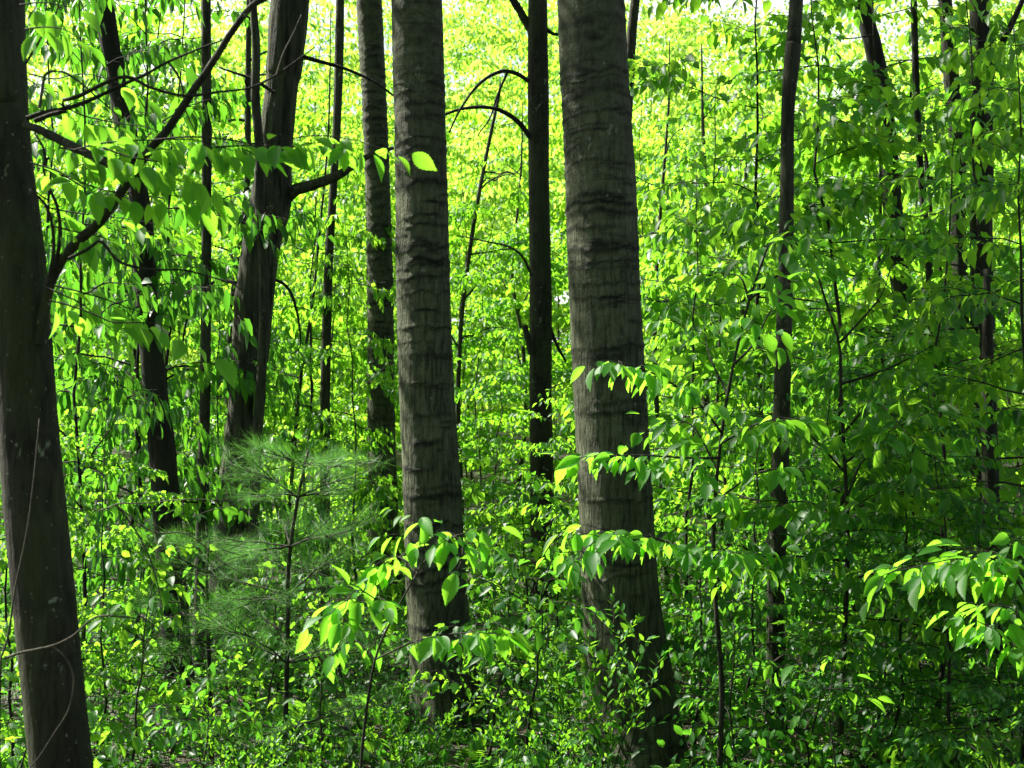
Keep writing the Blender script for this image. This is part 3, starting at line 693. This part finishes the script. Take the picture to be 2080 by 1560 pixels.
UT = [  # px, distance, height, proto, label, relative spread
    (150, 7.9, 5.0, 4, 'tall drooping understory tree right behind the near left trunk', .55),
    (300, 10.4, 5.6, 2, 'dark understory tree between the half-hidden dark trunk and the slim straight pole', .62),
    (255, 8.9, 5.6, 4, 'dark drooping understory tree beside the half-hidden dark trunk', .6),
    (250, 12.8, 6.2, 1, 'understory tree with bright tips behind the half-hidden dark trunk', .8),
    (60, 10.5, 5.6, 4, 'understory tree at the left edge, seen past the near left trunk', .8),
    (430, 11.6, 3.6, 4, 'head-high young tree between the slim pole and the leaning trunk', .7),
    (620, 12.6, 4.4, 3, 'young tree filling the gap right of the leaning furrowed trunk', .75),
    (735, 11.6, 3.7, 1, 'young tree whose sprays cross the mid-sized banded trunk', .6),
    (990, 12.8, 2.7, 1, 'low young tree in the gap right of the thick left banded trunk', .9),
    (1095, 10.6, 2.1, 0, 'low young tree hiding the foot of the straight brown trunk', .9),
    (1400, 9.8, 3.6, 3, 'leafy young tree close behind the right side of the thickest trunk', .8),
    (1450, 12.6, 5.0, 1, 'airy young tree midway between the thickest trunk and the slender lone trunk', .8),
    (1560, 11.6, 5.8, 0, 'tall young tree right behind the slender lone trunk', .9),
    (1720, 10.2, 5.2, 1, 'understory tree with tiers of leaves right of the slender lone trunk', .9),
    (1810, 11.4, 6.2, 3, 'tall understory tree veiling the dark leaning trunk in the upper right', .8),
    (1880, 7.6, 3.5, 2, 'dark green understory tree below the thin dark stem at right', .9),
    (2010, 9.4, 5.2, 0, 'understory tree veiling the forked dark trunk', .8),
    (2075, 6.4, 3.6, 3, 'near understory tree at the right edge with glossy leaves', .8),
    (1930, 13.0, 6.8, 1, 'tall understory tree behind the forked dark trunk, upper right corner', .9),
    (1660, 8.4, 2.5, 2, 'dark head-high sapling tree at the foot of the slender lone trunk', .9),
    (1790, 6.6, 2.0, 2, 'dark layered sapling tree low in the right foliage', 1.),
    (1960, 6.2, 1.9, 2, 'dark low sapling tree in front of the post-like trunk at right', 1.),
    (1500, 7.4, 2.2, 2, 'dark young tree behind the tall thin sapling', .8),
    (200, 6.8, 1.9, 1, 'head-high young tree just right of the near left trunk', .8),
    (30, 6.6, 2.2, 3, 'young tree left of the near left trunk at the frame edge', .8),
]
for px, Y, H, i, lab, sq in UT:
    place(US[i], px, Y, H, 4.2, lab, sq=sq, group='understory trees among the trunks')

SH = [
    (260, 6.2, 1.2, 0, 'leafy shrub low beside the near left trunk, under the pale forked twig'),
    (350, 7.4, 1.4, 1, 'dark leafy shrub behind the pine sapling lower branches at left'),
    (420, 5.8, .85, 2, 'low leafy shrub at the bottom left below the pine sapling'),
    (540, 6.6, 1.1, 3, 'leafy shrub left of the pine sapling stem'),
    (660, 6.2, .95, 0, 'leafy shrub right of the pine sapling stem'),
    (500, 8.6, 1.0, 1, 'leafy shrub at the foot of the leaning furrowed trunk'),
    (650, 8.8, 1.25, 2, 'leafy shrub between the leaning trunk and the thick left banded trunk'),
    (770, 6.9, 1.05, 1, 'dark leafy shrub left of the thick left banded trunk foot'),
    (985, 6.9, 1.15, 3, 'leafy shrub right of the thick left banded trunk foot'),
    (1065, 6.5, 1.25, 1, 'dark leafy shrub in the middle between the two thick trunks'),
    (1130, 7.6, 1.3, 0, 'leafy shrub touching the left side of the thickest trunk'),
    (1050, 8.8, 1.5, 2, 'bright leafy shrub behind the gap between the two thick trunks'),
    (1400, 7.2, 1.4, 1, 'dark leafy shrub right of the thickest trunk foot'),
    (1500, 6.6, 1.0, 2, 'leafy shrub under the tall thin sapling'),
    (1620, 6.4, .9, 3, 'leafy shrub at the foot of the slender lone trunk'),
    (1760, 7.2, 1.2, 1, 'dark leafy shrub above the open leaf litter at right'),
    (1900, 7.4, 1.1, 0, 'leafy shrub left of the post-like trunk'),
    (2070, 7.2, 1.4, 1, 'dark leafy shrub right of the post-like trunk'),
    (110, 8.2, 1.5, 2, 'leafy shrub at the left edge behind the near left trunk'),
    (20, 5.6, .95, 3, 'low leafy shrub in the bottom left corner'),
    (870, 9.4, 1.5, 0, 'leafy shrub behind the thick left banded trunk'),
    (1260, 9.6, 1.5, 2, 'leafy shrub behind the thickest trunk'),
]
for px, Y, H, i, lab in SH:
    place(LO[i], px, Y, H, 1.3, lab, group='leafy shrubs on the forest floor')

# ------------------------------------------------------------------ small-leaved upright shrubs
def blueberry(seed, H=.75, stems=9):
    rng = np.random.default_rng(seed); W = Wood(); LV = Leaves()
    for i in range(stems):
        az = rng.random() * 6.28; el = rng.uniform(.95, 1.45)
        st = arch(np.array([rng.normal(0, .04), rng.normal(0, .04), 0]), az, el, H * rng.uniform(.65, 1.1), rng, 8, -.05, .12)
        W.tube(st, np.linspace(.004, .0012, 8), 5, cap=False)
        for q in range(7):
            j = rng.integers(2, 8)
            tw = arch(st[j], rng.random() * 6.28, rng.uniform(.2, 1.1), H * rng.uniform(.12, .28), rng, 5, 0, .1)
            W.tube(tw, np.linspace(.0018, .0008, 5), 3, cap=False)
            leaves_along(LV, tw, rng, .017, .036, -.45, .5, .1, .25, .7, .003)
        leaves_along(LV, st[4:], rng, .02, .036, -.4, .5, 0, .25, .7, .003)
    return W, LV
BB = []
for i in range(2):
    W, LV = blueberry(300 + i)
    root = thing('small_leaved_shrub', '', 'shrub', (0, 0, -500))
    W.build('stems', B_TWIG, root); LV.build('foliage', M_SHRUB, T_LANCE, root); BB.append(root)
for px, Y, H, i, lab in [
    (1215, 6.2, .78, 0, 'pale small-leaved shrub standing in front of the thickest trunk foot'),
    (1130, 6.2, .6, 1, 'pale small-leaved shrub left of the thickest trunk foot'),
    (1150, 5.5, .42, 0, 'lowest pale small-leaved shrub, bottom edge before the thickest trunk'),
    (2075, 5.6, .55, 1, 'pale small-leaved shrub in the bottom right corner'),
    (480, 6.0, .6, 1, 'pale small-leaved shrub low at left of the pine stem'),
    (610, 5.6, .45, 0, 'pale small-leaved shrub at the foot of the pine stem'),
    (810, 6.3, .5, 1, 'pale small-leaved shrub left of the thick left banded trunk foot')]:
    place(BB[i], px, Y, H, .75, lab, group='pale small-leaved shrubs')

# ------------------------------------------------------------------ ferns
def fern(seed):
    rng = np.random.default_rng(seed); W = Wood(); LV = Leaves()
    for i in range(8):
        az = i * .785 + rng.normal(0, .25)
        fr = arch(np.array([0, 0, 0.]), az, rng.uniform(.7, 1.15), rng.uniform(.4, .6), rng, 14, .45, .03)
        W.tube(fr, np.linspace(.0025, .0008, 14), 4, cap=False)
        P = smooth_line(fr, 40)[8:]; n = len(P)
        T = norm(np.gradient(P, axis=0)); lat = norm(np.cross(T, UP))
        prof = np.sin(np.linspace(.25, 1, n) * math.pi * .98) ** .8 * .1 + .012
        for sg in (-1, 1):
            D = norm(sg * lat + .35 * T - UP * .15 + rng.normal(0, .06, (n, 3)))
            LV.add(P, D, UP + rng.normal(0, .15, (n, 3)), prof, .3)
    return W, LV
W, LV = fern(400)
FE = thing('fern', '', 'fern', (0, 0, -500)); W.build('stalks', M_FERN, FE); LV.build('fronds', M_FERN, T_LANCE, FE)
for px, Y, s, lab in [
    (985, 5.7, 1., 'bright fern at the bottom edge right of the thick left banded trunk foot'),
    (1060, 6.3, .8, 'small fern between the two thick trunk feet'),
    (270, 5.4, .95, 'fern at the bottom edge right of the near left trunk'),
    (380, 6.0, .9, 'fern low at left among the shrubs'),
    (1590, 6.2, .9, 'fern at the foot of the slender lone trunk'),
    (1420, 6.3, .8, 'fern at the bottom edge right of the thickest trunk foot'),
    (925, 6.6, .85, 'fern right against the thick left banded trunk foot'),
    (690, 5.9, .8, 'fern at the bottom edge between the pine and the thick left banded trunk'),
    (190, 6.4, .9, 'fern behind the foot of the near left trunk'),
    (1710, 6.3, .85, 'fern under the dark layered sapling tree at right'),
    (1880, 6.1, .8, 'fern at the bottom edge left of the post-like trunk'),
    (500, 5.8, .75, 'fern at the bottom edge left of the pine stem')]:
    place(FE, px, Y, s, 1., lab, group='ferns on the forest floor')

# ------------------------------------------------------------------ white pine sapling
def pine(name, label, stem, Y, branches, seed):
    rng = np.random.default_rng(seed)
    P = pxline(stem, Y); x, y = P[0][:2]; base = np.array([x, y, gz(x, y)])
    P = np.vstack([base - [0, 0, .05], P]); S = smooth_line(P, 24)
    W = Wood(); W.tube(S, np.linspace(.014, .006, 24), 8); LV = Leaves()
    def tuft(p, d, n, l):
        v = norm(d[None] * .75 + rng.normal(0, .5, (n, 3)))
        LV.add(p + rng.normal(0, .008, (n, 3)), v, rng.normal(0, 1, (n, 3)), l * rng.uniform(.7, 1.15, n), .0075)
    def dress(B):
        n = len(B)
        for i in range(n // 3, n):
            T = norm(B[i] - B[max(i - 1, 0)]); tuft(B[i], T, int(rng.integers(5, 20)), .08)
    for f0, az, el, L in branches:
        p = S[int(f0 * 23)]
        B = arch(p, az, el, L, rng, 14, .15, .05); W.tube(B, np.linspace(.005, .0015, 14), 5, cap=False); dress(B)
        for q in range(8):
            j = rng.integers(3, 13)
            b2 = arch(B[j], az + rng.choice([-1, 1]) * rng.uniform(.5, 1.), el + rng.normal(0, .2), L * rng.uniform(.25, .5), rng, 9, 0, .05)
            W.tube(b2, np.linspace(.0025, .001, 9), 4, cap=False); dress(b2)
    dress(S[10:])
    root = thing(name, label, 'pine sapling', base)
    W.build('trunk', B_TWIG, root, origin=base); LV.build('needles', M_PINE, T_NEEDLE, root, origin=base, smooth=False)
rngp = np.random.default_rng(8)
pb_ = []
for f0, n, L in [(.62, 5, .75), (.78, 5, .65), (.9, 5, .5), (.99, 5, .38), (.45, 5, .75), (.3, 4, .7)]:
    a = rngp.random() * 6
    for i in range(n): pb_.append((f0, a + i * 6.283 / n + rngp.normal(0, .2), rngp.uniform(.1, .6), L * .72 * rngp.uniform(.75, 1.15)))
pine('pine_tree', 'wispy long-needled pine sapling left of the thick left banded trunk', [(578, 1540), (584, 1300), (586, 1150), (602, 1030), (616, 960), (626, 915)], 6.1, pb_, 61)
pine('pine_tree', 'smaller dark pine sapling low at left, overlapping the wispy pine', [(430, 1540), (425, 1350), (420, 1180), (425, 1100)], 6.6,
     [(f, a, e, L * .85) for f, a, e, L in pb_[::2]], 62)

# ------------------------------------------------------------------ sunlit young trees beyond
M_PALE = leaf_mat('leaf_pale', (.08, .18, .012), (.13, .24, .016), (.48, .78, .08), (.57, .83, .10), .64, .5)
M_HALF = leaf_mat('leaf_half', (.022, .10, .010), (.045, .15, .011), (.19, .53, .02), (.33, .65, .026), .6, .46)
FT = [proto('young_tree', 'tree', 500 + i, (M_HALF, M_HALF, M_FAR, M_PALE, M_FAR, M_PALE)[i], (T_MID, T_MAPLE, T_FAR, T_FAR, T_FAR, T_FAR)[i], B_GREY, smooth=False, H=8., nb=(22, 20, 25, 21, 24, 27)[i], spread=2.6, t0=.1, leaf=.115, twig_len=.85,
            twig_gap=.105, leaf_gap=.042, r=.02, twig_wood=False, shape=lambda t: (1 - t) ** .5 * (.6 + .4 * min(1, t * 4)), sub=3, sides=6, lean=.04,
            elev=(0., .32), sag=.16) for i in range(6)]
rng = np.random.default_rng(12)
far = []
for Y0, n, h0, h1 in [(16, 8, 3.5, 5.5), (20, 9, 5, 7.5), (25, 10, 6.5, 9.5), (31, 12, 8, 12), (38, 13, 9, 14)]:
    for i in range(n):
        half = Y0 * .40
        x = -half + 2 * half * (i + rng.random() * .8 + .1) / n
        far.append((x, Y0 + rng.uniform(-1.6, 1.6), rng.uniform(h0, h1)))
for k, (x, Y, H) in enumerate(far):
    lab = 'sunlit yellow-green young tree in the thicket beyond the trunks' if Y < 28 else 'tall bright young tree in the far thicket behind everything'
    place(FT[(k * 7 % 3) if Y < 19 else (k * 5 % 5) if Y < 23 else 2 + k * 3 % 4 if k % 6 else 0], 0, Y, H, 8., lab, group='young trees in the near thicket' if Y < 28 else 'young trees in the far thicket', x=x)

# ------------------------------------------------------------------ stuff: undergrowth and the far wood
def undergrowth():
    rng = np.random.default_rng(71); LV = Leaves(); W = Wood()
    n = 12500
    Y = 4.6 + 15 * rng.random(n) ** 1.55; X = rng.uniform(-.42, .42, n) * Y
    Z = ground_z(X, Y)
    for x, y, z in zip(X, Y, Z):
        q = x / y * F + 1040
        if (y < 7.3 and 1255 < q < 1400) or (y < 7.8 and 885 < q < 965): continue
        if vnoise(np.array([x * 1.1 + 4, y * 1.1 + 2, .5])) < .2: continue
        h = rng.uniform(.1, .34) if y < 7.4 else rng.uniform(.12, .6)
        st = arch(np.array([x, y, z - .02]), rng.random() * 6.28, rng.uniform(.9, 1.5), h, rng, 5, .1, .08)
        W.tube(st, np.linspace(.0025, .001, 5), 3, cap=False)
        leaves_along(LV, st, rng, .035, rng.uniform(.035, .06), .2, .55, .25, .4, .9)
    o = LV.build('undergrowth', M_DEEP, T_MID); o['kind'] = 'stuff'; o['label'] = 'low leafy undergrowth covering the forest floor'  # darker leaf colour stands in for shade near the floor
    w = W.build('undergrowth_stems', B_TWIG); w['kind'] = 'stuff'; w['label'] = 'thin stems of the low undergrowth'
undergrowth()

def litter():
    rng = np.random.default_rng(72); LV = Leaves()
    n = 9000
    Y = 4.5 + 12 * rng.random(n); X = rng.uniform(-.42, .42, n) * Y
    P = np.stack([X, Y, ground_z(X, Y) + .012], 1); a = rng.random(n) * 6.28
    D = np.stack([np.cos(a), np.sin(a), rng.normal(0, .2, n)], 1)
    LV.add(P, D, UP + rng.normal(0, .35, (n, 3)), rng.uniform(.05, .09, n), .55)
    m = leaf_mat('dead_leaf', (.05, .034, .02), (.11, .08, .048), (.06, .04, .018), (.09, .06, .03), .2, .7)
    o = LV.build('leaf_litter', m, T_FAR, smooth=False); o['kind'] = 'stuff'; o['label'] = 'brown fallen leaves on the forest floor'
litter()

def far_wood():
    rng = np.random.default_rng(73); LV = Leaves()
    for c in range(900):
        y = rng.uniform(44, 72); x = rng.uniform(-.42, .42) * y
        z = gz(x, y) + rng.random() * y * .285
        n = 220; p = rng.normal(0, 1, (n, 3)) * [1.35, 1.2, .32] + [x, y, z]
        a = rng.normal(0, 1, (n, 3)) - UP * .8
        LV.add(p, a, UP + rng.normal(0, .6, (n, 3)), rng.uniform(.14, .24, n), .62)
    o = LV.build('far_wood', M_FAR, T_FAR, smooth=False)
    L2 = Leaves()                                     # unseen wood round the viewpoint, added to cut sky fill on the trunks
    for c in range(420):
        a = rng.uniform(-.15, 3.3); q = rng.uniform(6.5, 13.)
        x, y = math.cos(a) * q, -math.sin(a) * q - .5
        z = gz(x, y) + rng.random() * 7.5
        n = 70; p = rng.normal(0, 1, (n, 3)) * [.7, .7, .3] + [x, y, z]
        L2.add(p, rng.normal(0, 1, (n, 3)) - UP * .8, UP + rng.normal(0, .6, (n, 3)), rng.uniform(.14, .22, n), .62)
    o2 = L2.build('surrounding_wood', M_LEAF, T_FAR, smooth=False); o2['kind'] = 'stuff'; o2['label'] = 'unseen leafy wood closing round the viewpoint'
    o['kind'] = 'stuff'; o['label'] = 'bright far-off wood behind the young trees'
far_wood()

# ------------------------------------------------------------------ light, sky, camera
w = bpy.data.worlds.new('World'); SC.world = w; w.use_nodes = True
nt = w.node_tree; bg = nt.nodes['Background']
sky = nt.nodes.new('ShaderNodeTexSky'); sky.sky_type = 'NISHITA'; sky.sun_disc = False
sky.sun_elevation = math.asin(SUN[2]); sky.sun_rotation = math.atan2(SUN[0], SUN[1])
sky.dust_density = 2.
hs = nt.nodes.new('ShaderNodeHueSaturation'); hs.inputs['Saturation'].default_value = .6
nt.links.new(sky.outputs[0], hs.inputs['Color'])
# white cloud bank added low ahead to whiten sky gaps and backlight leaves
tc = nt.nodes.new('ShaderNodeTexCoord'); sx = nt.nodes.new('ShaderNodeSeparateXYZ'); nt.links.new(tc.outputs['Generated'], sx.inputs[0])
cn = nt.nodes.new('ShaderNodeTexNoise'); cn.inputs['Scale'].default_value = 3.; cn.inputs['Detail'].default_value = 7; nt.links.new(tc.outputs['Generated'], cn.inputs['Vector'])
cm = ramp(nt, cn.outputs['Fac'], [(.36, (0, 0, 0)), (.5, (1, 1, 1))])
ya = mathn(nt, 'MULTIPLY_ADD', sx.outputs[1], 4., -1.6); ya.node.use_clamp = True
za = mathn(nt, 'MULTIPLY_ADD', sx.outputs[2], -5., 3.2); za.node.use_clamp = True
cf = mathn(nt, 'MULTIPLY', mathn(nt, 'MULTIPLY', ya, za), cm)
nt.links.new(mixc(nt, cf, hs.outputs[0], (7., 7.1, 7.2)), bg.inputs[0]); bg.inputs[1].default_value = .055
sl = bpy.data.lights.new('sun', 'SUN'); sl.energy = 5.; sl.angle = math.radians(.6); sl.color = (1, .95, .85)
so = link(bpy.data.objects.new('sun', sl))
from mathutils import Vector
so.rotation_euler = Vector(SUN).to_track_quat('Z', 'Y').to_euler(); so.location = (0, 0, 30)

cd = bpy.data.cameras.new('camera'); cd.lens = 50; cd.sensor_width = 36; cd.clip_end = 1000; cd.clip_start = .05
co = link(bpy.data.objects.new('camera', cd)); co.location = (0, 0, CAM_Z); co.rotation_euler = (math.pi / 2 + PITCH, 0, 0)
SC.camera = co
cd.dof.use_dof = True; cd.dof.focus_distance = 7.8; cd.dof.aperture_fstop = 6.3
SC.view_settings.view_transform = 'Standard'; SC.view_settings.look = 'None'
SC.view_settings.exposure = 2.05; SC.view_settings.gamma = 1
cy = SC.cycles
cy.max_bounces = 9; cy.diffuse_bounces = 5; cy.transmission_bounces = 7; cy.glossy_bounces = 3; cy.transparent_max_bounces = 4
cy.sample_clamp_indirect = 6; cy.use_denoising = True
cy.caustics_reflective = False; cy.caustics_refractive = False
for o in list(bpy.data.objects):
    if o.type == 'EMPTY' and o.location.z < -400: print('unused', o.name)
print('leaf faces', sum(len(m.polygons) for m in bpy.data.meshes))
